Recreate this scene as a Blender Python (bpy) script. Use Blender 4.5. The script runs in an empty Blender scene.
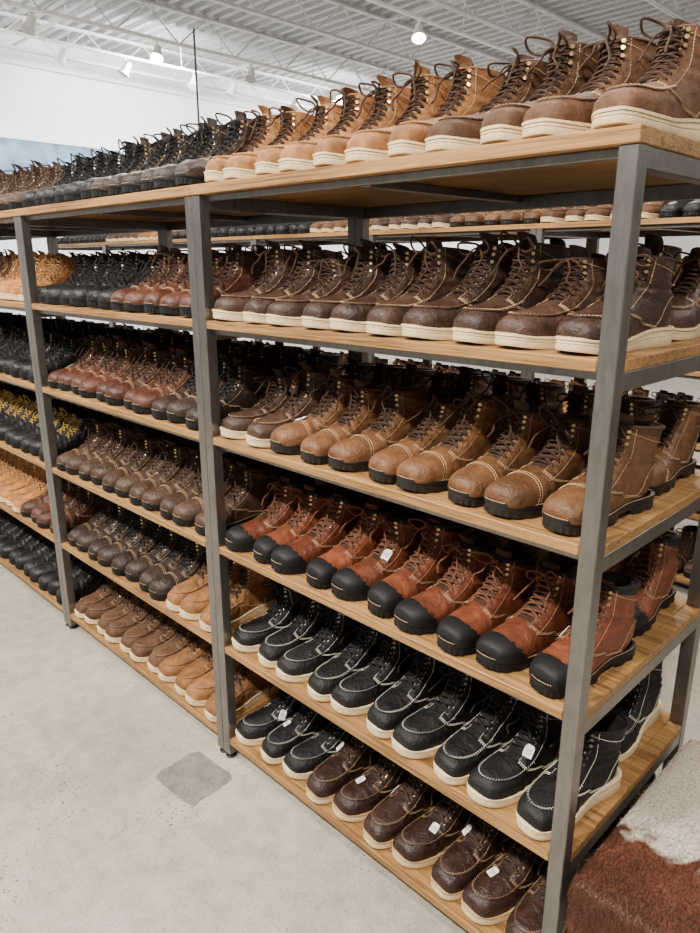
import bpy, math, random
import numpy as np
from mathutils import Vector, Matrix
random.seed(7); rng=np.random.RandomState(3)
scene=bpy.context.scene
col=scene.collection

# ---------------------------------------------------------------- materials
def newmat(name):
    m=bpy.data.materials.new(name); m.use_nodes=True
    nt=m.node_tree; b=nt.nodes.get('Principled BSDF')
    return m,nt,b
def ramp(nt,stops):
    r=nt.nodes.new('ShaderNodeValToRGB'); e=r.color_ramp.elements
    while len(e)<len(stops): e.new(0.5)
    for i,(p,c) in enumerate(stops):
        e[i].position=p; e[i].color=(c[0],c[1],c[2],1)
    return r
def noise(nt,vec,scale,detail=4,rough=.5,dist=0):
    n=nt.nodes.new('ShaderNodeTexNoise'); n.inputs['Scale'].default_value=scale
    n.inputs['Detail'].default_value=detail; n.inputs['Roughness'].default_value=rough
    n.inputs['Distortion'].default_value=dist
    nt.links.new(vec,n.inputs['Vector']); return n
def mapping(nt,scale=(1,1,1),kind='Object',loc=None):
    tc=nt.nodes.new('ShaderNodeTexCoord'); mp=nt.nodes.new('ShaderNodeMapping')
    mp.inputs['Scale'].default_value=scale
    nt.links.new(tc.outputs[kind],mp.inputs['Vector']); return mp.outputs['Vector']
def bump(nt,b,src,strength,dist=.001):
    bp=nt.nodes.new('ShaderNodeBump'); bp.inputs['Strength'].default_value=strength
    bp.inputs['Distance'].default_value=dist
    nt.links.new(src,bp.inputs['Height']); nt.links.new(bp.outputs[0],b.inputs['Normal'])
def simple(name,c,rough=.5,metal=0.,bs=0,bscale=200,var=0.15,spec=None):
    m,nt,b=newmat(name)
    v=mapping(nt)
    n=noise(nt,v,bscale*.15,3)
    r=ramp(nt,[(.3,[x*(1-var) for x in c]),(.7,[min(1,x*(1+var)) for x in c])])
    nt.links.new(n.outputs['Fac'],r.inputs[0]); nt.links.new(r.outputs[0],b.inputs['Base Color'])
    b.inputs['Roughness'].default_value=rough; b.inputs['Metallic'].default_value=metal
    if spec is not None: b.inputs['Specular IOR Level'].default_value=spec
    if bs:
        n2=noise(nt,v,bscale,3); bump(nt,b,n2.outputs['Fac'],bs)
    return m
def leather(name,c,rough=.5,suede=False,var=.48):
    m,nt,b=newmat(name)
    v=mapping(nt)
    oi=nt.nodes.new('ShaderNodeObjectInfo')
    add=nt.nodes.new('ShaderNodeVectorMath'); add.operation='ADD'
    sc=nt.nodes.new('ShaderNodeVectorMath'); sc.operation='SCALE'
    cx=nt.nodes.new('ShaderNodeCombineXYZ')
    nt.links.new(oi.outputs['Random'],cx.inputs[0]); nt.links.new(oi.outputs['Random'],cx.inputs[1])
    nt.links.new(cx.outputs[0],sc.inputs[0]); sc.inputs['Scale'].default_value=9.
    nt.links.new(v,add.inputs[0]); nt.links.new(sc.outputs[0],add.inputs[1]); vv=add.outputs[0]
    n=noise(nt,vv,26,6,.66,.6)
    r=ramp(nt,[(.28,[x*(1-var) for x in c]),(.5,c),(.75,[min(1,x*(1+var*1.2)+.001) for x in c])])
    nt.links.new(n.outputs['Fac'],r.inputs[0])
    hsv=nt.nodes.new('ShaderNodeHueSaturation')
    mr=nt.nodes.new('ShaderNodeMapRange'); mr.inputs['To Min'].default_value=.72; mr.inputs['To Max'].default_value=1.28
    nt.links.new(oi.outputs['Random'],mr.inputs[0]); nt.links.new(mr.outputs[0],hsv.inputs['Value'])
    nt.links.new(r.outputs[0],hsv.inputs['Color']); nt.links.new(hsv.outputs[0],b.inputs['Base Color'])
    n3=noise(nt,vv,48,4,.55,1.4); n5=noise(nt,vv,260,2,.5)
    ad=nt.nodes.new('ShaderNodeMath'); ad.operation='MULTIPLY_ADD'; ad.inputs[1].default_value=.20
    nt.links.new(n5.outputs['Fac'],ad.inputs[0]); nt.links.new(n3.outputs['Fac'],ad.inputs[2])
    bump(nt,b,ad.outputs[0],.65,.0055 if not suede else .004)
    rr=nt.nodes.new('ShaderNodeMapRange'); rr.inputs['From Min'].default_value=.3; rr.inputs['From Max'].default_value=.7
    rr.inputs['To Min'].default_value=rough-.06; rr.inputs['To Max'].default_value=rough+.16
    if suede:
        b.inputs['Roughness'].default_value=.66; b.inputs['Specular IOR Level'].default_value=.22
    else:
        b.inputs['Specular IOR Level'].default_value=.34
        nt.links.new(n.outputs['Fac'],rr.inputs[0]); nt.links.new(rr.outputs[0],b.inputs['Roughness'])
    return m

M={}
def wood_mat(name,dark,light,rough):
    m,nt,b=newmat(name)
    v=mapping(nt,(1.2,22,60)); n=noise(nt,v,3.2,6,.65,.9)
    v2=mapping(nt,(.8,3,3)); n2=noise(nt,v2,2.,3)
    mx=nt.nodes.new('ShaderNodeMath'); mx.operation='MULTIPLY_ADD'; mx.inputs[1].default_value=.75
    nt.links.new(n.outputs['Fac'],mx.inputs[0])
    m3=nt.nodes.new('ShaderNodeMath'); m3.operation='MULTIPLY'; m3.inputs[1].default_value=.28
    nt.links.new(n2.outputs['Fac'],m3.inputs[0]); nt.links.new(m3.outputs[0],mx.inputs[2])
    mid=[(a+c)/2 for a,c in zip(dark,light)]
    r=ramp(nt,[(.40,dark),(.5,mid),(.62,light)]); nt.links.new(mx.outputs[0],r.inputs[0])
    nt.links.new(r.outputs[0],b.inputs['Base Color']); b.inputs['Roughness'].default_value=rough
    b.inputs['Specular IOR Level'].default_value=.3
    bump(nt,b,n.outputs['Fac'],.2,.001); return m
M['wood']=wood_mat('oak_board',(.135,.064,.020),(.42,.225,.080),.52)
def steel():
    m,nt,b=newmat('raw_steel')
    v=mapping(nt,(40,40,9)); n=noise(nt,v,2,5,.6)
    v2=mapping(nt); n2=noise(nt,v2,6,5,.6)
    mx=nt.nodes.new('ShaderNodeMath'); mx.operation='MULTIPLY_ADD'; mx.inputs[1].default_value=.5
    m3=nt.nodes.new('ShaderNodeMath'); m3.operation='MULTIPLY'; m3.inputs[1].default_value=.5
    nt.links.new(n2.outputs['Fac'],m3.inputs[0]); nt.links.new(n.outputs['Fac'],mx.inputs[0]); nt.links.new(m3.outputs[0],mx.inputs[2])
    r=ramp(nt,[(.3,(.13,.124,.115)),(.7,(.26,.247,.23))]); nt.links.new(mx.outputs[0],r.inputs[0])
    nt.links.new(r.outputs[0],b.inputs['Base Color'])
    b.inputs['Metallic'].default_value=.85; b.inputs['Roughness'].default_value=.34
    return m
M['steel']=steel()
M['blackplastic']=simple('black_plastic',(.02,.02,.02),.5)
M['white']=simple('white_paint',(.82,.82,.81),.6)
M['gray']=simple('gray_paint',(.42,.43,.44),.6)
M['joist']=simple('joist_paint',(.60,.61,.62),.6)
M['tag']=simple('paper_tag',(.88,.87,.83),.7,var=.03)
M['orange']=simple('orange_print',(.75,.22,.02),.6)

# ---------------------------------------------------------------- mesh builder
class MB:
    def __init__(s): s.v=[];s.f=[];s.m=[]
    def add(s,vs,fs,mat):
        o=len(s.v); s.v.extend([tuple(map(float,p)) for p in vs])
        for i,f in enumerate(fs):
            s.f.append(tuple(a+o for a in f)); s.m.append(mat if isinstance(mat,int) else mat[i])
    def box(s,x0,x1,y0,y1,z0,z1,mat):
        vs=[(x0,y0,z0),(x1,y0,z0),(x1,y1,z0),(x0,y1,z0),(x0,y0,z1),(x1,y0,z1),(x1,y1,z1),(x0,y1,z1)]
        s.add(vs,[(0,3,2,1),(4,5,6,7),(0,1,5,4),(1,2,6,5),(2,3,7,6),(3,0,4,7)],mat)
    def tube(s,pts,r,mat,k=5,closed=False,flat=1.,caps=True):
        P=np.array(pts,float); n=len(P)
        if n<2: return
        if closed: T=np.roll(P,-1,0)-np.roll(P,1,0)
        else: T=np.gradient(P,axis=0)
        T/= (np.linalg.norm(T,axis=1,keepdims=True)+1e-12)
        a=np.array([0,0,1.]) if abs(T[0][2])<.9 else np.array([1.,0,0])
        N=a-T[0]*a.dot(T[0]); N/=np.linalg.norm(N)
        vs=[]
        for i in range(n):
            N=N-T[i]*N.dot(T[i]); N/=(np.linalg.norm(N)+1e-12); B=np.cross(T[i],N)
            rr=r[i] if hasattr(r,'__len__') else r
            for j in range(k):
                an=2*math.pi*j/k
                vs.append(P[i]+N*rr*math.cos(an)+B*rr*flat*math.sin(an))
        fs=[]
        m=n if closed else n-1
        for i in range(m):
            i2=(i+1)%n
            for j in range(k):
                j2=(j+1)%k
                fs.append((i*k+j,i*k+j2,i2*k+j2,i2*k+j))
        if not closed and caps:
            fs.append(tuple(range(k-1,-1,-1))); fs.append(tuple((n-1)*k+j for j in range(k)))
        s.add(vs,fs,mat)
    def mesh(s,name,mats,smooth=True,angle=40):
        me=bpy.data.meshes.new(name); me.from_pydata(s.v,[],s.f)
        for m in mats: me.materials.append(m)
        me.polygons.foreach_set('material_index',s.m)
        if smooth:
            me.polygons.foreach_set('use_smooth',[True]*len(s.f))
            try: me.set_sharp_from_angle(angle=math.radians(angle))
            except Exception: pass
        me.update(); return me
def obj(name,me,loc=(0,0,0),rot=0,parent=None):
    o=bpy.data.objects.new(name,me); col.objects.link(o); o.location=loc; o.rotation_euler=(0,0,rot)
    if parent: o.parent=parent
    return o
def empty(name,loc=(0,0,0)):
    o=bpy.data.objects.new(name,None); col.objects.link(o); o.location=loc; o.empty_display_size=.1; return o
def catm(ctrl,t):
    ctrl=np.array(ctrl,float); n=len(ctrl); t=np.clip(np.atleast_1d(np.asarray(t,float)),0,n-1-1e-9)
    i=np.floor(t).astype(int); f=(t-i)[...,None]
    g=lambda k: ctrl[np.clip(k,0,n-1)]
    p0,p1,p2,p3=g(i-1),g(i),g(i+1),g(i+2)
    return .5*((2*p1)+(-p0+p2)*f+(2*p0-5*p1+4*p2-p3)*f**2+(-p0+3*p1-3*p2+p3)*f**3)
def smooth_curve(pts,m=6):
    return catm(pts,np.linspace(0,len(pts)-1,(len(pts)-1)*m+1))
def resample(P,step):
    P=np.array(P); d=np.r_[0,np.cumsum(np.linalg.norm(np.diff(P,axis=0),axis=1))]
    n=max(2,int(d[-1]/step)); q=np.linspace(0,d[-1],n)
    return np.stack([np.interp(q,d,P[:,k]) for k in range(3)],1)
def sstep(a,b,x):
    t=np.clip((x-a)/(b-a),0,1); return t*t*(3-2*t)

# ---------------------------------------------------------------- boot
RINGS=np.array([ # Bu,Bz,Tu,Tz,w
 (.0030,.029,.0030,.037,.008),
 (.0045,.020,.0085,.0500,.028),
 (.014,.017,.022,.0605,.0385),
 (.034,.016,.043,.0685,.0455),
 (.062,.016,.071,.0735,.0485),
 (.095,.016,.101,.081,.0485),
 (.130,.016,.127,.094,.0445),
 (.168,.016,.146,.109,.0405),
 (.215,.017,.159,.124,.0375),
 (.262,.019,.167,.138,.0365),
 (.284,.036,.171,.150,.0365),
 (.289,.070,.174,.161,.0368),
 (.284,.106,.176,.171,.0375),
 (.285,.144,.177,.180,.0385),
 (.290,.177,.177,.188,.0400)])
def cshift(u): return .010*np.clip(1-u/.16,0,1)**2 - .003*np.exp(-((u-.17)/.05)**2)
def spring(u): return .007*np.clip((.075-u)/.075,0,1)**2
def P0(t,phi):
    t=np.asarray(t,float); phi=np.asarray(phi,float); sh=np.broadcast(t,phi).shape
    tt=np.broadcast_to(t,sh).ravel(); ph=np.broadcast_to(phi,sh).ravel()
    R=catm(RINGS,tt)
    Bu,Bz,Tu,Tz,w=R.T
    nb=2.3+3.2*(1-sstep(6.5,10,tt))*sstep(.3,2,tt); ntp=2.15+.0*tt
    c=np.cos(ph); s=np.sin(ph)
    n=np.where(c>=0,ntp,nb)
    x=w*np.sign(s)*np.abs(s)**(2/n); v=np.sign(c)*np.abs(c)**(2/n)
    low=1-sstep(5,9,tt)
    v=np.where(c>=0, -.25*low+v*(1+.25*low), -.25*low+v*(1-.25*low))
    u=(Bu+Tu)/2+v*(Tu-Bu)/2; z=(Bz+Tz)/2+v*(Tz-Bz)/2
    x=x+cshift(u); z=z+spring(u)
    return np.stack([x,u,z],-1).reshape(sh+(3,))
def surf(t,phi,off=0.):
    p=P0(t,phi); e=1e-3
    dt=P0(np.minimum(np.asarray(t,float)+e,14),phi)-P0(np.maximum(np.asarray(t,float)-e,0),phi)
    dp=P0(t,np.asarray(phi,float)+e)-P0(t,np.asarray(phi,float)-e)
    n=np.cross(dt,dp); n/=(np.linalg.norm(n,axis=-1,keepdims=True)+1e-12)
    cen=(P0(t,0*np.asarray(phi,float))+P0(t,0*np.asarray(phi,float)+math.pi))/2
    sg=np.sign(np.sum(n*(p-cen),-1,keepdims=True)); sg[sg==0]=1
    n=n*sg
    return p+n*np.asarray(off)[...,None] if np.ndim(off) else p+n*off, n
HW=np.array([(-.0045,.0),(-.0035,.012),(-.001,.021),(.004,.0285),(.012,.0355),(.025,.0425),(.045,.0482),(.075,.0518),(.105,.0518),(.135,.0480),(.165,.0430),(.2,.0400),(.235,.0400),(.262,.0385),(.28,.034),(.291,.026),(.297,.016),(.299,.0)])
def outline(n=48,inset=0.):
    q=np.linspace(0,len(HW)-1,n); c=catm(HW,q)
    u=c[:,0]; h=np.maximum(c[:,1],0)
    R=np.stack([h,u],1); L=np.stack([-h,u],1)[::-1][1:-1]
    O=np.concatenate([R,L])
    T=np.roll(O,-1,0)-np.roll(O,1,0); N=np.stack([T[:,1],-T[:,0]],1); N/=np.linalg.norm(N,axis=1,keepdims=True)
    O=O-N*(inset[:,None] if np.ndim(inset) else inset)
    return np.stack([O[:,0]+cshift(O[:,1]),O[:,1]],1)
NPH=48
def dashes(mb,P,mat,r=.0007,dash=.0042,gap=.0016):
    P=resample(P,.0008); i=0; a=int(dash/.0008); g=max(1,int(gap/.0008))
    while i+a<len(P):
        mb.tube([P[i],(P[i+a//2]),P[i+a]],r,mat,3,caps=False); i+=a+g
LE,TO,SO,WE,LA,ME,TH,CA,IN,CO=range(10)
def make_boot(name,mats,kind='moc',cap=False,pad=False,seed=0):
    R=random.Random(seed); mb=MB()
    tv=np.r_[np.linspace(0,3,17)[:-1],np.linspace(3,14,56)]
    k=np.arange(NPH); kk=np.where(k>NPH//2,k-NPH,k); ph=2*np.pi*kk/NPH
    T,PH=np.meshgrid(tv,ph,indexing='ij'); KK=np.broadcast_to(kk,T.shape)
    b,_=surf(T,PH,0.); U=b[...,1]; Z=b[...,2]-spring(U)
    off=np.zeros(T.shape)
    aph=np.abs(PH)
    off=np.where((np.abs(KK)<=2)&(T>5.4),-.0030,off)
    off=off+np.where((np.abs(KK)>=3)&(np.abs(KK)<=7)&(T>5.2),.0012,0)
    off=off+ .0016*np.sin(T*8+PH*1.3+seed)*np.exp(-((T-5.4)/.9)**2)*(np.abs(KK)>2)
    off=off+ .0024*np.sin(Z*300+np.abs(PH)*2+seed*2)*np.exp(-((Z-.105)/.030)**2)*sstep(7,9,T)
    off=off+ .0020*np.sin(PH*3+T*1.1+seed*3)*sstep(9,12,T)
    heel=sstep(.248,.254,U+.25*(Z-.03))*(1-sstep(.078,.082,Z)); off=off+.0015*heel
    if kind=='moc':
        ins=(aph<.92*np.sqrt(np.clip(1-((5.-np.minimum(T,5.))/3.1)**2,0,1)))&(T>1.9)
        off=off+np.where(ins&(T<5.2),.0016,0)
    capm=(U+(Z-.07)*.75<.042)
    if cap:
        off=off+np.where(capm,.0018,0)
    else:
        if kind=='work': off=off+.0010*(1-sstep(.066,.069,U+(Z-.07)*.1))
    b,_=surf(T,PH,off)
    nr,nc=T.shape; fs=[];ms=[]
    for i in range(nr-1):
        for j in range(nc):
            j2=(j+1)%nc
            fs.append((i*nc+j,(i+1)*nc+j,(i+1)*nc+j2,i*nc+j2))
            a=kk[j]; c=kk[j2]; m=LE
            if tv[i]>=5.4 and max(abs(a),abs(c))<=3: m=TO
            elif cap and (capm[i,j] and capm[i+1,j2]): m=CA
            elif cap and U[i,j]>.262 and Z[i,j]<.05: m=CA
            elif pad and tv[i]>13.0: m=CO
            ms.append(m)
    fs.append(tuple(range(nc))); ms.append(CA if cap else LE)
    mb.add(b.reshape(-1,3),fs,ms)
    ring,_=surf(np.full(48,14.),ph,-.001 if not pad else -.003)
    mb.tube(ring,.0052 if pad else .0026,CO if pad else LE,6,closed=True)
    cen=ring.mean(0); lay=[]
    for sc,dz in ((.97,0),(.9,-.004),(.86,-.03),(.82,-.07)):
        q=cen+(ring-cen)*np.array([sc,sc,1]); q[:,2]+=dz; lay.append(q)
    n=48; fs=[]
    for i in range(3):
        for j in range(n): fs.append((i*n+j,i*n+(j+1)%n,(i+1)*n+(j+1)%n,(i+1)*n+j))
    fs.append(tuple(3*n+j for j in range(n)))
    mb.add(np.concatenate(lay),fs,IN)
    # tongue extension
    pv=np.linspace(-.62,.62,9); base,_=surf(np.full(9,14.),pv,-.006); g=[]
    lean=R.uniform(.004,.024); th_=R.uniform(.012,.028)
    for s_ in np.linspace(-.6,1,7):
        q=base.copy(); q[:,0]=cshift(.177)+(q[:,0]-cshift(.177))*(1.05-.12*max(0,s_)**2)
        q[:,2]+=th_*s_-.006*(np.abs(pv)/.62)**2*max(0,s_); q[:,1]-=lean*max(0,s_)**1.5
        q[:,1]+=.010*(np.abs(pv)/.62)**2*max(0,s_)
        g.append(q)
    g=np.array(g); g2=g.copy(); g2[...,1]+=.0055; a,c=g.shape[:2]
    def gi(l,i,j): return l*a*c+i*c+j
    fs=[]
    for i in range(a-1):
        for j in range(c-1):
            fs.append((gi(0,i,j),gi(0,i,j+1),gi(0,i+1,j+1),gi(0,i+1,j)))
            fs.append((gi(1,i,j),gi(1,i+1,j),gi(1,i+1,j+1),gi(1,i,j+1)))
        fs.append((gi(0,i,0),gi(0,i+1,0),gi(1,i+1,0),gi(1,i,0)))
        fs.append((gi(0,i,c-1),gi(1,i,c-1),gi(1,i+1,c-1),gi(0,i+1,c-1)))
    for j in range(c-1): fs.append((gi(0,a-1,j),gi(0,a-1,j+1),gi(1,a-1,j+1),gi(1,a-1,j)))
    mb.add(np.concatenate([g.reshape(-1,3),g2.reshape(-1,3)]),fs,TO)
    # eyelets + laces
    te=[5.9,6.75,7.6,8.5,9.6,10.9,12.2,13.3]; pe=.58
    for i,t in enumerate(te):
        for sg in (-1,1):
            p,nn=surf(np.array([t]),np.array([sg*pe]),.0010); p=p[0];nn=nn[0]
            if i<5:
                mb.tube([p-nn*.001,p+nn*.0016],.0036,ME,8)
                mb.tube([p+nn*.0012,p+nn*.0018],.0018,IN,6)
            else:
                mb.tube([p-nn*.001,p+nn*.005],.0022,ME,6); mb.tube([p+nn*.0045,p+nn*.006],.0040,ME,7)
    lr=.0026
    def lp(t,f,o): return surf(np.array([t]),np.array([f]),o)[0][0]
    mb.tube(smooth_curve([lp(te[0],-pe,.002),lp(te[0],-.2,.003),lp(te[0],.2,.003),lp(te[0],pe,.002)],3),lr,LA,5,flat=1.2)
    for i in range(len(te)-1):
        for sg in (-1,1):
            o=.0045+ (.0028 if sg>0 else 0)
            c=[lp(te[i],sg*pe,.003),lp(te[i]*.7+te[i+1]*.3,sg*pe*.45,o),lp(te[i]*.3+te[i+1]*.7,-sg*pe*.45,o),lp(te[i+1],-sg*pe,.0034)]
            mb.tube(smooth_curve(c,3),lr,LA,5,flat=1.2)
    # bow
    kn=lp(13.3,0.,.010)
    mb.tube([kn+[-.007,0,0],kn+[0,-.001,0],kn+[.007,0,0]],.0052,LA,6)
    for sg in (-1,1):
        j=lambda a:R.uniform(-a,a)
        up=R.uniform(-.006,.034); w=R.uniform(.024,.042); fw=R.uniform(-.040,-.006)
        lo=[(0,0,0),(sg*.014,-.006,.004+up*.5),(sg*w,fw,up),(sg*(w+.006),fw*.6,up-.018),(sg*w*.6,-.010,-.016+up*.3),(sg*.004,-.002,-.002)]
        mb.tube(smooth_curve([kn+np.array(q) for q in lo],5),lr*.95,LA,5)
        e=[(0,0,0),(sg*.012,-.012,-.006),(sg*(.02+j(.008)),-.022,-.024),(sg*(.028+j(.010)),-.034,-.044+j(.01)),(sg*(.03+j(.014)),-.046,-.060+j(.008))]
        mb.tube(smooth_curve([kn+np.array(q) for q in e],4),lr*.85,LA,5)
    def seam(tp,off=.0018,m=8,dash=True,mat=TH,r=.0008):
        q=smooth_curve([(a,b_,0) for a,b_ in tp],m); P,_=surf(q[:,0],q[:,1],off)
        dashes(mb,P,mat,r)
    for sg in (-1,1):
        for d in (0,.09):
            seam([(5.3,sg*.42),(7.,sg*.42),(10,sg*.44),(13.8,sg*.44)] if d==0 else [(5.1,sg*.95),(7,sg*.98),(10,sg*.9),(13.8,sg*.85)],off=.0024)
            seam([(5.1+d*1.5,sg*.45),(5.4+d*1.5,sg*1.0),(6.5+d*1.5,sg*1.45),(7.7+d*1.5,sg*1.75),(8.4+d*1.5,sg*2.1)],off=.0024)
        seam([(8.2,sg*1.9),(9.2,sg*1.75),(10.5,sg*1.85),(11.3,sg*2.3),(11.4,sg*3.1)],off=.0026)
        seam([(13.0,sg*.6),(12.8,sg*1.5),(12.9,sg*2.4),(13,sg*3.1)],off=.0026)
        seam([(11.4,sg*2.85),(12.5,sg*2.95),(13.8,sg*2.95)],off=.0026)
    if kind=='moc':
        an=np.linspace(-math.pi/2,math.pi/2,40)
        tt=5.-3.1*np.cos(an); pp=.92*np.sin(an)
        tt=np.r_[np.linspace(6.3,5.05,8),tt,np.linspace(5.05,6.3,8)]
        pp=np.r_[np.linspace(-1.05,-.92,8),pp,np.linspace(.92,1.05,8)]
        P,_=surf(tt,pp,.0014); mb.tube(P,.0025,LE,6)
        P2,_=surf(tt,pp,.0026); Pi,_=surf(tt+.16*np.clip(np.abs(np.cos(np.r_[[1.57]*8,an,[1.57]*8])),0,1),pp*.90,.0026)
        A=resample(P2,.0062); B=resample(Pi,.0062)
        B=B[np.linspace(0,len(B)-1,len(A)).astype(int)]
        for a_,b_ in zip(A,B):
            d=(b_-a_); d/=np.linalg.norm(d)+1e-9
            mb.tube([a_-d*.0022,a_+[0,0,.0014],a_+d*.0040],.0007,TH,3,caps=False)
    elif not cap:
        seam([(4.05,-1.75),(4.15,-1),(4.2,0),(4.15,1),(4.05,1.75)],off=.0018); seam([(4.25,-1.75),(4.35,-1),(4.4,0),(4.35,1),(4.25,1.75)],off=.0018)
    a_,_=surf(np.array([13.2]),np.array([math.pi]),.002); a_=a_[0]
    mb.tube(smooth_curve([a_,a_+[0,.004,.012],a_+[0,.0,.022],a_+[0,-.008,.016]],4),.0045,CO,5,flat=.3)
    # ------- sole
    wedge=(kind=='moc')
    n=48
    def loop(inset,z):
        o=outline(n,inset); u=o[:,1]; zz=z(u) if callable(z) else np.full(len(u),z)
        return np.stack([o[:,0],u,zz+spring(u)],1)
    N=len(outline(n))
    top=(lambda u:.0235+.012*sstep(.10,.23,u)) if wedge else (lambda u:.026+.003*sstep(.15,.2,u))
    if wedge:
        L=[loop(.010,0.),loop(.0015,0.),loop(.0,.003),loop(.0006,lambda u:top(u)*.5),loop(.0022,lambda u:top(u)*.53),loop(.0002,lambda u:top(u)*.57),loop(.0008,lambda u:top(u)-.006),loop(.0022,lambda u:top(u)-.0054),
           loop(-.0012,lambda u:top(u)-.0046),loop(-.0012,lambda u:top(u)-.0008),loop(.0,top),loop(.008,top)]
        mt=[SO]*7+[WE]*4
    else:
        par=(np.arange(N)//2)%2
        bz=lambda u:.013*sstep(.145,.158,u)*(1-sstep(.198,.204,u))
        ins=np.where(par==0,.0004,.0034)
        L=[loop(ins+.012,lambda u:bz(u)+.0),loop(ins,lambda u:bz(u)),loop(ins,lambda u:np.maximum(bz(u),.008)+.0005),loop(.0012,lambda u:np.maximum(bz(u),.011)+.001),loop(.0010,.0165),loop(.002,.0175),loop(.0,.0185),
           loop(.0,.0228),loop(.002,.0230),loop(-.0004,.0234),loop(.0,top),loop(.008,top)]
        mt=[SO]*8+[WE]*3
    fs=[tuple(range(N-1,-1,-1))]; ms=[SO]
    for i in range(len(L)-1):
        for j in range(N):
            fs.append((i*N+j,i*N+(j+1)%N,(i+1)*N+(j+1)%N,(i+1)*N+j)); ms.append(mt[i])
    mb.add(np.concatenate(L),fs,ms)
    wl=loop(.0018,lambda u:top(u)+.0006); dashes(mb,np.r_[wl,wl[:1]],TH,.0008,.0046,.0022)
    # per-variant slouch of the shaft
    V=np.array(mb.v); w_=sstep(.08,.20,V[:,2]); lx=R.uniform(-.012,.012); lu=R.uniform(-.014,.016); tw=R.uniform(-.14,.14); lz=R.uniform(-.026,.006)
    cu=V[:,1]-.23; cx=V[:,0]*1.
    V[:,0]=V[:,0]+w_*(lx - tw*cu); V[:,1]=V[:,1]+w_*(lu+tw*cx); V[:,2]+=w_*lz
    mb.v=[tuple(p) for p in V]
    return mb.mesh(name,mats)

CR=simple('cream_crepe_rubber',(.70,.55,.33),.65,bs=.3,bscale=500,var=.12)
BLK=simple('black_rubber',(.007,.007,.0075),.55,bs=.15,bscale=400,spec=.25)
DBR=simple('dark_brown_rubber',(.014,.011,.009),.5,bs=.2,bscale=400,spec=.3)
WELT=simple('tan_welt',(.45,.28,.13),.6)
BRASS=simple('antique_brass',(.50,.37,.19),.3,metal=.9)
GUN=simple('gunmetal',(.22,.21,.20),.35,metal=.9)
INN=simple('dark_lining',(.03,.022,.018),.9)
def lace(n,c): return simple(n,c,.8,bs=.3,bscale=900,var=.35,spec=.25)
LBR=lace('brown_lace',(.048,.024,.014)); LBK=lace('black_lace',(.010,.010,.011)); LTN=lace('tan_lace',(.32,.18,.075)); LYE=lace('yellow_lace',(.34,.21,.05)); LRD=lace('rust_lace',(.13,.050,.026))
TWH=simple('cream_thread',(.76,.72,.62),.8,var=.05); TTN=simple('tan_thread',(.44,.29,.15),.8,var=.05); TBK=simple('black_thread',(.02,.02,.02),.8)
def mk(name,c,kind,cap=False,pad=False,suede=False,sole=None,lc=LBR,th=TTN,me=BRASS,tongue=None,rough=.5,collar=None,welt=None,n=2):
    le=leather(name+'_leather',c,rough,suede)
    to=leather(name+'_tongue',tongue or [x*.7 for x in c],.6)
    co=leather(name+'_collar',collar or [x*.5 for x in c],.6)
    so=sole or (CR if kind=='moc' else BLK)
    mats=[le,to,so,welt or (CR if so is CR else so),lc,me,th,BLK,INN,co]
    return [make_boot(name+'_%d'%i,mats,kind,cap,pad,seed=i*7+len(name)) for i in range(n)]
B={}
B['tan']=mk('tan_moc_boot',(.255,.112,.040),'moc',suede=True,lc=LBR,n=4)
B['brn']=mk('brown_moc_boot',(.105,.050,.026),'moc',suede=True,lc=LBR,n=5)
B['dkb']=mk('dark_brown_moc_boot',(.046,.023,.0145),'moc',rough=.42,lc=LBR,n=5)
B['cho']=mk('chocolate_moc_boot',(.029,.0125,.0085),'moc',rough=.36,lc=LBR,th=TTN,n=4,welt=WELT)
B['blk']=mk('black_moc_boot',(.0048,.0048,.005),'moc',rough=.50,lc=LBK,th=TWH,me=GUN,n=5)
B['bwk']=mk('brown_work_boot',(.118,.052,.021),'work',pad=True,rough=.42,sole=DBR,lc=LBR,n=5,tongue=(.05,.024,.013))
B['red']=mk('rust_work_boot',(.150,.042,.0185),'work',cap=True,pad=True,rough=.38,lc=LRD,n=5,tongue=(.055,.020,.010),collar=(.008,.0075,.0075))
B['dwk']=mk('dark_work_boot',(.028,.017,.012),'work',pad=True,lc=LBK,n=2,rough=.42)
B['bkw']=mk('black_work_boot',(.006,.006,.0062),'work',pad=True,lc=LBK,th=TBK,me=GUN,rough=.38,n=2)
B['bky']=mk('black_yellow_lace_boot',(.0065,.0065,.007),'work',pad=True,lc=LYE,th=TBK,me=GUN,rough=.4,n=1)
B['mah']=mk('mahogany_work_boot',(.070,.024,.0135),'work',pad=True,rough=.38,lc=LBR,n=2)
B['org']=mk('wheat_boot',(.38,.155,.042),'moc',suede=True,lc=LTN,n=1)
B['wal']=mk('walnut_work_boot',(.052,.027,.016),'work',pad=True,lc=LBR,n=2,rough=.44)
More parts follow.
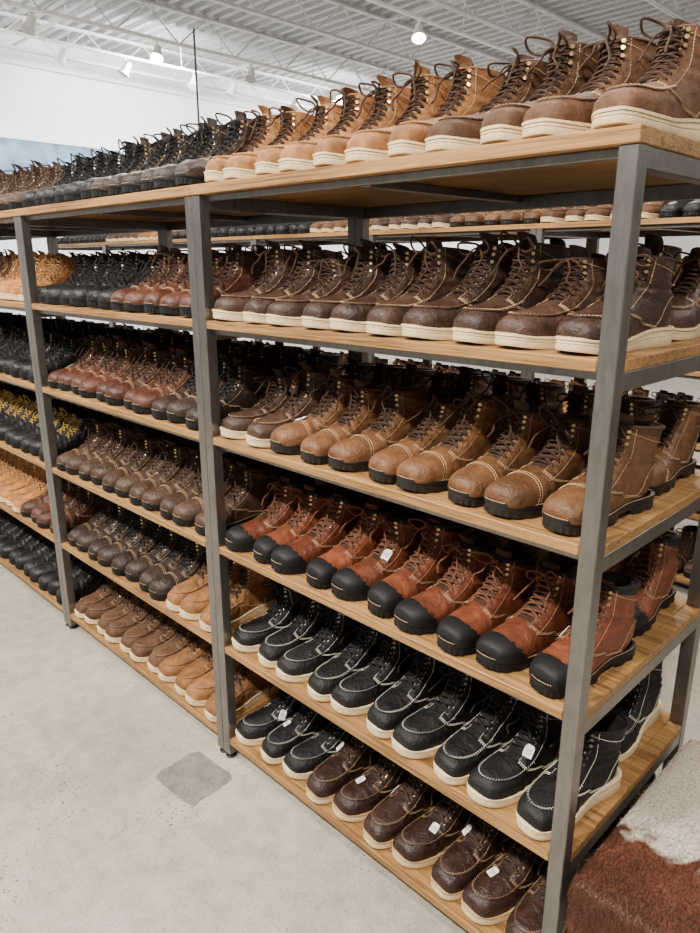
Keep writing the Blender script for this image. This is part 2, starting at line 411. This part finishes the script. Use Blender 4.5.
def tagmesh(t,phi,w=.021,h=.028,lift=.004,logo=False):
    p,n=surf(np.array([t]),np.array([phi]),lift); p=p[0]; n=n[0]
    up=np.array([0,.5,.85]); up=up-n*up.dot(n); up/=np.linalg.norm(up); r=np.cross(up,n)
    mb=MB(); th=.0006
    vs=[]
    for s_ in (-1,1):
        for a,b_ in ((-1,-1),(1,-1),(1,.7),(.6,1),(-.6,1),(-1,.7)):
            vs.append(p+r*a*w/2+up*b_*h/2+n*s_*th)
    k=6; fs=[tuple(range(k-1,-1,-1)),tuple(range(k,2*k))]+[(i,(i+1)%k,k+(i+1)%k,k+i) for i in range(k)]
    mb.add(vs,fs,0)
    for q in ((-.3,.2) if logo else (-.45,-.1,.2)):
        c=p+up*q*h/2+n*(th+.0003)
        if logo: mb.tube([c-r*w*.32+up*h*.14,c,c+r*w*.32+up*h*.14],.0018,1,4)
        else: mb.tube([c-r*w*.32,c+r*w*.32],.0006,1,3)
    a=p+up*h/2; mb.tube(smooth_curve([a,a+up*.008+n*.003,surf(np.array([min(14,t+1.2)]),np.array([phi*.6]),.002)[0][0]],4),.0005,1,3)
    return mb.mesh('tag',[BLK,M['orange']] if logo else [M['tag'],BLK],False)
TAGS=[tagmesh(5.0,-.35,.020,.026),tagmesh(4.6,.30,.021,.028),tagmesh(6.2,-1.0,.022,.030),tagmesh(6.4,-.5,.022,.030,.010)]
LOGO=tagmesh(9.5,0.,.042,.044,.022,True)

# ---------------------------------------------------------------- rack
W=1.22; D=.66; PW=.034; TOPZ=1.800
SH=[1.800,1.446,1.113,.768,.425,.082]
rack=MB()
zt=TOPZ-.026
for x0 in (-W+.001,-PW-.001):
    for y0 in (0,D-PW):
        rack.box(x0,x0+PW,y0,y0+PW,.018,zt,1)
        cx=x0+PW/2; cy=y0+PW/2
        rack.tube([(cx,cy,0),(cx,cy,.006)],.019,2,12); rack.tube([(cx,cy,.006),(cx,cy,.02)],.006,1,8)
rack.box(-W,0,-.004,D+.004,zt,TOPZ,0)
for z in SH:
    t=.022
    if z!=TOPZ:
        rack.box(-W+PW+.002,-PW-.002,.001,D-.001,z-t,z,0)
        rack.box(-PW-.0015,-.001,PW+.001,D-PW-.001,z-t,z,0)
        rack.box(-W+.001,-W+PW+.0015,PW+.001,D-PW-.001,z-t,z,0)
    zb=zt if z==TOPZ else z-t
    bh=.034
    for x0 in (-W+.002,-PW):
        rack.box(x0,x0+PW-.002,PW,D-PW,zb-bh,zb,1)
    rack.box(-W+PW,-PW,D-PW+.004,D-PW+.030,zb-bh,zb,1)
    rack.box(-W+PW,-PW,.02,.04,zb-.016,zb,1)
    rack.box(-W/2-.015,-W/2+.015,.04,D-PW,zb-.018,zb,1)
rack_me=rack.mesh('shelving_rack_mesh',[M['wood'],M['steel'],M['blackplastic']],False)
def add_rack(x,y):
    o=obj('shelving_rack',rack_me,(x,y,0))
    bm=o.modifiers.new('bevel','BEVEL'); bm.width=.0018; bm.segments=1; bm.limit_method='ANGLE'
    return o
BX=-.50; FY=1.117
names={'tan':'tan_moc_toe_boots','brn':'brown_moc_toe_boots','dkb':'dark_brown_moc_toe_boots','cho':'chocolate_moc_toe_boots','blk':'black_moc_toe_boots','bwk':'brown_work_boots','red':'rust_work_boots','dwk':'dark_work_boots','bkw':'black_work_boots','bky':'yellow_laced_black_boots','mah':'mahogany_work_boots','org':'wheat_boots','wal':'walnut_work_boots'}
def fill(x,y,z,spec,rows=2,tags=0.,scale=1.03,top=False,rot=-7.,logo=-1):
    seq=[]
    for k_,c in spec: seq+= [k_]*c
    nb=len(seq); parents={}; last=None
    a=x-(.068 if top else .100); bnd=x-W+(.060 if top else .090); st=(a-bnd)/(nb-1)
    for r in range(rows):
        for i,k_ in enumerate(seq):
            if k_ not in parents: parents[k_]=empty(names[k_],(x-W/2,y,z))
            p=parents[k_]
            ch=[m_ for m_ in B[k_] if m_ is not last] or B[k_]
            me=random.choice(ch); last=me
            xx=a-i*st+random.uniform(-.003,.003); yy=y+.006+r*.330+random.uniform(0,.016)
            s=scale*random.uniform(.975,1.0)
            rr=rot if r==0 else rot*.25
            o=obj('boot',me,(xx-p.location.x-(.006 if r==0 else 0),yy-p.location.y,.0004),math.radians(rr+random.uniform(-2.6,2.6)),p)
            mir=-1 if (i%2) else 1
            o.scale=(s*mir,s,s*random.uniform(.95,1.02))
            if r==0 and (random.random()<tags or i==logo):
                t=bpy.data.objects.new('price_tag',LOGO if i==logo else random.choice(TAGS)); col.objects.link(t); t.parent=o
layout=[
 [ [('brn',4),('tan',7)], [('dkb',10)], [('bwk',8),('dkb',2)], [('red',10)], [('blk',10)], [('cho',7),('blk',3)] ],
 [ [('dwk',6),('bkw',6)], [('mah',5),('bkw',6)], [('dwk',3),('mah',8)], [('wal',11)], [('tan',3),('dwk',8)], [('tan',4),('brn',7)] ],
 [ [('wal',6),('tan',5)], [('org',5),('tan',6)], [('bkw',11)], [('bky',11)], [('mah',4),('org',7)], [('bkw',11)] ],
 [ [('wal',11)], [('tan',11)], [('bkw',11)], [('bky',11)], [('org',11)], [('dwk',11)] ],
]
tagp=[0,0,.12,.15,.25,.75]
for u_ in range(4):
    x=BX-u_*W; add_rack(x,FY)
    for s_ in range(6):
        fill(x,FY,SH[s_],layout[u_][s_],2,tagp[s_] if u_<1 else (tagp[s_]*.4 if u_==1 else 0),top=(s_==0),rot=-9 if u_<1 else -4,logo=8 if (u_==0 and s_==2) else -1)
keys=['tan','brn','dkb','bwk','red','wal','mah','dwk','bkw']
for u_ in range(8):
    x=1.6-u_*W; add_rack(x,3.45)
    for s_ in range(6):
        fill(x,3.45,SH[s_],[(random.choice(keys),5),(random.choice(keys),5)],1,0,top=(s_==0),rot=0)

# ---------------------------------------------------------------- room
H=4.8; X0,X1,Y0,Y1=-11.6,6.,-5.,14.
def floor_mat():
    m,nt,b=newmat('polished_concrete')
    v=mapping(nt); n=noise(nt,v,1.3,6,.6,.3); n2=noise(nt,v,14,6,.65); n3=noise(nt,v,130,3,.6)
    a=nt.nodes.new('ShaderNodeMath'); a.operation='MULTIPLY_ADD'; a.inputs[1].default_value=.5
    c=nt.nodes.new('ShaderNodeMath'); c.operation='MULTIPLY'; c.inputs[1].default_value=.5
    nt.links.new(n2.outputs['Fac'],c.inputs[0]); nt.links.new(n.outputs['Fac'],a.inputs[0]); nt.links.new(c.outputs[0],a.inputs[2])
    r=ramp(nt,[(.38,(.33,.295,.24)),(.5,(.425,.383,.315)),(.62,(.52,.472,.395))]); nt.links.new(a.outputs[0],r.inputs[0])
    r2=ramp(nt,[(.34,(.55,.55,.55)),(.46,(1,1,1))]); nt.links.new(n3.outputs['Fac'],r2.inputs[0])
    mx=nt.nodes.new('ShaderNodeMix'); mx.data_type='RGBA'; mx.blend_type='MULTIPLY'; mx.inputs[0].default_value=.7
    nt.links.new(r.outputs[0],mx.inputs[6]); nt.links.new(r2.outputs[0],mx.inputs[7])
    vo=nt.nodes.new('ShaderNodeTexVoronoi'); vo.inputs['Scale'].default_value=60; nt.links.new(v,vo.inputs['Vector'])
    r3=ramp(nt,[(.16,(.36,.34,.31)),(.28,(1,1,1))]); nt.links.new(vo.outputs['Distance'],r3.inputs[0])
    n4=noise(nt,v,2.6,4,.6); r4=ramp(nt,[(.50,(0,0,0)),(.60,(1,1,1))]); nt.links.new(n4.outputs['Fac'],r4.inputs[0])
    mx2=nt.nodes.new('ShaderNodeMix'); mx2.data_type='RGBA'; mx2.blend_type='MULTIPLY'
    nt.links.new(r4.outputs[0],mx2.inputs[0]); nt.links.new(mx.outputs[2],mx2.inputs[6]); nt.links.new(r3.outputs[0],mx2.inputs[7])
    nt.links.new(mx2.outputs[2],b.inputs['Base Color'])
    rg=nt.nodes.new('ShaderNodeMapRange'); rg.inputs['To Min'].default_value=.25; rg.inputs['To Max'].default_value=.55
    nt.links.new(n.outputs['Fac'],rg.inputs[0]); nt.links.new(rg.outputs[0],b.inputs['Roughness'])
    bump(nt,b,n3.outputs['Fac'],.15,.001)
    return m
mb=MB(); mb.box(X0-.2,X1,Y0,Y1+.2,-.1,0,0); obj('floor',mb.mesh('floor',[floor_mat()],False))
WM=simple('white_wall',(.84,.85,.87),.8,bs=.1,bscale=40,var=.03)
mb=MB(); mb.box(X0-.2,X0,Y0,Y1+.2,0,H+.3,0); obj('wall_left',mb.mesh('wall_left',[WM],False))
mb=MB(); mb.box(X0,X1,Y1,Y1+.2,0,H+.3,0); obj('wall_back',mb.mesh('wall_back',[WM],False))
mb=MB(); ys=[];zs=[]; y=Y0
while y<Y1+.2:
    for dy,dz in ((0,0),(.07,0),(.10,.06),(.17,.06)): ys.append(y+dy);zs.append(H+dz)
    y+=.20
vs=[];fs=[]
for a,b_ in zip(ys,zs): vs+=[(X0-.2,a,b_),(X1,a,b_)]
for i in range(len(ys)-1): fs.append((2*i,2*i+1,2*i+3,2*i+2))
mb.add(vs,fs,0); obj('ceiling',mb.mesh('ceiling',[M['gray']],False))
mb=MB(); mb.box(X0+.001,X0+.10,Y0,Y1,H-.42,H-.30,0); obj('trim_1',mb.mesh('trim',[M['white']],False))
def patchmat():
    m,nt,b=newmat('concrete_patch_mat'); v=mapping(nt); n=noise(nt,v,150,3,.7); n2=noise(nt,v,16,4,.6)
    r=ramp(nt,[(.38,(.12,.11,.095)),(.60,(.25,.23,.195))]); mx=nt.nodes.new('ShaderNodeMath'); mx.operation='MULTIPLY_ADD'; mx.inputs[1].default_value=.5
    h=nt.nodes.new('ShaderNodeMath'); h.operation='MULTIPLY'; h.inputs[1].default_value=.5
    nt.links.new(n2.outputs['Fac'],h.inputs[0]); nt.links.new(n.outputs['Fac'],mx.inputs[0]); nt.links.new(h.outputs[0],mx.inputs[2])
    nt.links.new(mx.outputs[0],r.inputs[0]); nt.links.new(r.outputs[0],b.inputs['Base Color']); b.inputs['Roughness'].default_value=.8
    return m
mb=MB()
K=40; rs=[]
for i in range(K):
    an=2*math.pi*i/K; c_,s_=math.cos(an),math.sin(an)
    q=1/max(abs(c_)/.105,abs(s_)/.088); q=min(q,.128)*(.985+.02*math.sin(i*2.3)+random.uniform(-.03,.03)); rs.append((c_*q,s_*q))
mb.add([(a,b_,0.) for a,b_ in rs]+[(a*.985,b_*.985,.0008) for a,b_ in rs],[tuple(range(K,2*K))]+[(i,(i+1)%K,K+(i+1)%K,K+i) for i in range(K)],0)
obj('floor_patch',mb.mesh('floor_patch',[patchmat()],False),(-1.70,.985,0),math.radians(4))
j=MB(); L=Y1-Y0
for z in (H-.42,H-.03):
    j.box(-.035,-.006,0,L,z-.015,z+.015,0); j.box(.006,.035,0,L,z-.015,z+.015,0)
n=int(L/.45)
for i in range(n):
    y=i*.45; a,b_=(H-.42,H-.03) if i%2==0 else (H-.03,H-.42)
    j.tube([(0,y,a),(0,y+.45,b_)],.010,0,5)
jme=j.mesh('joist',[M['joist']],False)
x=X0+.9
while x<X1:
    obj('ceiling_joist',jme,(x,Y0,0)); x+=1.7
g=MB()
for z in (H-.62,H-.45): g.box(X0,X1,-.09,.09,z-.012,z+.012,0)
g.box(X0,X1,-.012,.012,H-.62,H-.45,0)
obj('ceiling_beam',g.mesh('girder',[M['white']],False),(0,12.,0))
p=MB(); p.tube([(X0,0,0),(X1,0,0)],.022,0,10)
pm=p.mesh('pipe',[M['joist']]); obj('sprinkler_pipe',pm,(0,4.6,H-.2)); obj('sprinkler_pipe',pm,(0,7.6,H-.2))
p=MB(); p.tube([(0,0,0),(0,0,4.15)],.012,0,10); p.tube([(0,0,0),(0,0,.01)],.07,0,14)
obj('support_pole',p.mesh('pole',[M['blackplastic']]),(-7.6,5.1,0))
EM,nt,b=newmat('lamp_glow'); b.inputs['Emission Color'].default_value=(1,.95,.86,1); b.inputs['Emission Strength'].default_value=90
tm=MB(); tm.box(-.022,.022,0,9.5,-.03,0,0)
for i in range(6): tm.tube([(0,.4+i*1.7,0),(0,.4+i*1.7,.44)],.006,0,6)
tme=tm.mesh('track',[M['white']],False)
hd=MB(); hd.tube([(0,0,0),(0,0,-.09)],.012,0,8)
dirv=np.array([0,-.5,-.87]);dirv/=np.linalg.norm(dirv); c0=np.array([0,0,-.13])
hd.tube([c0-dirv*.09,c0-dirv*.08,c0+dirv*.05,c0+dirv*.09],[.03,.045,.06,.085],0,14,caps=True)
hd.tube([c0+dirv*.0905,c0+dirv*.092],.078,1,14)
h_on=hd.mesh('head_on',[M['white'],EM]); h_off=hd.mesh('head_off',[M['white'],M['gray']])
for tx,ty,heads in ((-6.0,.8,[(7.14,1),(4.4,0),(9.5,0)]),(-8.9,.9,[(3.8,0),(5.4,1),(6.9,0),(8.7,1),(10.1,0)]),(-9.9,.9,[(4.6,0),(5.5,0),(6.6,0),(7.3,0),(8.6,0)]),(-3.2,-3.,[(-1.,1),(.5,1),(4.5,1)]),(0.2,-4.,[(-2,1),(.4,1),(4.,1)])):
    e=empty('track_light',(tx,ty,H-.44)); obj('rail',tme,(0,0,0),0,e)
    for hy,on in heads:
        obj('lamp_head',h_on if on else h_off,(0,hy-ty,-.03),random.uniform(-.8,.8) if not on else .75,e)
bm_=simple('blue_mural',(.16,.27,.40),.7,bscale=20,var=.5)
mb=MB(); mb.box(0,.05,0,6.2,0,.95,0); mb.box(0,.07,-.03,6.23,.95,.99,1); mb.box(0,.07,-.03,6.23,-.04,0,1)
obj('wall_sign_panel',mb.mesh('panel',[bm_,M['white']],False),(X0,0,2.42))
# ---------------------------------------------------------------- cowhide bench
def hide():
    m,nt,b=newmat('cowhide')
    tc=nt.nodes.new('ShaderNodeTexCoord'); v=tc.outputs['Object']
    n=noise(nt,v,5.,4,.55,.6); sx=nt.nodes.new('ShaderNodeSeparateXYZ'); nt.links.new(v,sx.inputs[0])
    a=nt.nodes.new('ShaderNodeMath'); a.operation='MULTIPLY_ADD'; a.inputs[1].default_value=-2.0; nt.links.new(sx.outputs['Y'],a.inputs[0])
    c=nt.nodes.new('ShaderNodeMath'); c.operation='MULTIPLY_ADD'; c.inputs[1].default_value=1.6; c.inputs[2].default_value=.16
    nt.links.new(n.outputs['Fac'],c.inputs[0]); nt.links.new(c.outputs[0],a.inputs[2])
    r=ramp(nt,[(.47,(.66,.58,.49)),(.55,(.14,.050,.026)),(.95,(.080,.030,.017))]); nt.links.new(a.outputs[0],r.inputs[0])
    hsv=nt.nodes.new('ShaderNodeHueSaturation'); n2=noise(nt,v,200,2)
    mr=nt.nodes.new('ShaderNodeMapRange'); mr.inputs['From Min'].default_value=.3; mr.inputs['From Max'].default_value=.7; mr.inputs['To Min'].default_value=.6; mr.inputs['To Max'].default_value=1.25
    nt.links.new(n2.outputs['Fac'],mr.inputs[0]); nt.links.new(mr.outputs[0],hsv.inputs['Value']); nt.links.new(r.outputs[0],hsv.inputs['Color'])
    nt.links.new(hsv.outputs[0],b.inputs['Base Color']); b.inputs['Roughness'].default_value=.6
    b.inputs['Specular IOR Level'].default_value=.3
    return m
HM=hide()
bench=empty('cowhide_bench',(-.478,1.10,0))
import bmesh
BW,BD=.64,.64
bm=bmesh.new(); bmesh.ops.create_cube(bm,size=1.)
for v_ in bm.verts: v_.co=Vector(((v_.co.x+.5)*BW,(v_.co.y+.5)*BD,.275+(v_.co.z+.5)*.135))
bmesh.ops.bevel(bm,geom=list(bm.edges),offset=.022,segments=4,profile=.6,affect='EDGES')
bmesh.ops.subdivide_edges(bm,edges=[e for e in bm.edges if e.calc_length()>.1],cuts=10,use_grid_fill=True)
for v_ in bm.verts:
    a,b_=v_.co.x/BW,v_.co.y/BD
    if v_.co.z>.38: v_.co.z+=.018*max(0,math.sin(math.pi*min(max(a,0),1))*math.sin(math.pi*min(max(b_,0),1)))**.6
me=bpy.data.meshes.new('cushion'); bm.to_mesh(me)
fur=MB(); bm.faces.ensure_lookup_table()
for f in bm.faces:
    A=f.calc_area(); nn=f.normal; vs=[v_.co for v_ in f.verts]
    if nn.z<-.3: continue
    cnt=int(A*110000*(1)+rng.rand())
    for _ in range(cnt):
        ti=rng.randint(1,len(vs)-1); r1,r2=rng.rand(2)
        if r1+r2>1: r1,r2=1-r1,1-r2
        p=vs[0]+(vs[ti]-vs[0])*r1+(vs[ti+1]-vs[0])*r2
        L_=rng.uniform(.007,.014)
        d_=(nn*.30+Vector((.25,-1.,-.15))*.7+Vector(rng.uniform(-.28,.28,3))).normalized()
        d_=(d_-nn*min(0,d_.dot(nn)-.2)).normalized()
        s_=d_.cross(nn).normalized()*.0006
        fur.add([p-s_,p+s_,p+d_*L_*.6+nn*.0006+s_*.5,p+d_*L_],[(0,1,2),(0,2,3)],0)
bm.free()
me.materials.append(HM)
for pl in me.polygons: pl.use_smooth=True
obj('cushion',me,(0,0,0),0,bench); obj('fur',fur.mesh('fur',[HM],False),(0,0,0),0,bench)
lg=MB()
for xx in (.01,BW-.055):
    for yy in (.03,BD-.055): lg.box(xx,xx+.025,yy,yy+.025,0,.26,0)
lg.box(.01,BW-.03,.03,BD-.03,.255,.278,0)
for yy in (.03,BD-.055): lg.box(.035,BW-.055,yy,yy+.025,.08,.105,0)
obj('frame',lg.mesh('bench_frame',[M['steel']],False),(0,0,0),0,bench)

# ---------------------------------------------------------------- lights
def area(x,y,z,size,power,c=(1,.94,.86),rx=0,ry=0):
    l=bpy.data.lights.new('ceiling_or_wash_light','AREA'); l.shape='DISK'; l.size=size; l.energy=power; l.color=c
    o=bpy.data.objects.new('ceiling_or_wash_light',l); col.objects.link(o); o.location=(x,y,z); o.rotation_euler=(rx,ry,0); return o
for (x,y,pw) in ((.8,-1.6,185),(-1.6,-1.6,205),(-3.9,-1.6,205),(-6.8,-1.4,160)):
    area(x,y,4.2,.18,pw,rx=math.radians(35))
for (x,y,pw) in ((-.6,-.2,55),(-3.,-.2,65),(-1.5,2.6,110),(-5,2.6,120),(1.5,4.5,90),(-3,7,170),(2,9,110)):
    area(x,y,4.25,.30,pw)
for y in (2.5,6.,9.5,13.): area(-9.3,y,4.2,.4,190,(1,.98,.95),0,math.radians(62))  # added wash lights without fixtures, aimed to brighten the left wall
w=bpy.data.worlds.new('world'); scene.world=w; w.use_nodes=True
bg=w.node_tree.nodes['Background']; bg.inputs[0].default_value=(1.,.98,.95,1); bg.inputs[1].default_value=.46
# ---------------------------------------------------------------- camera
cd=bpy.data.cameras.new('camera'); cam=bpy.data.objects.new('camera',cd); col.objects.link(cam)
cd.sensor_fit='VERTICAL'; cd.sensor_height=36; cd.lens=700/933*36; cd.clip_start=.02
cam.location=(0,0,1.6)
pit=math.radians(16.2); yaw=math.radians(45.)
cam.rotation_euler=(math.pi/2-pit,0,yaw)
scene.camera=cam
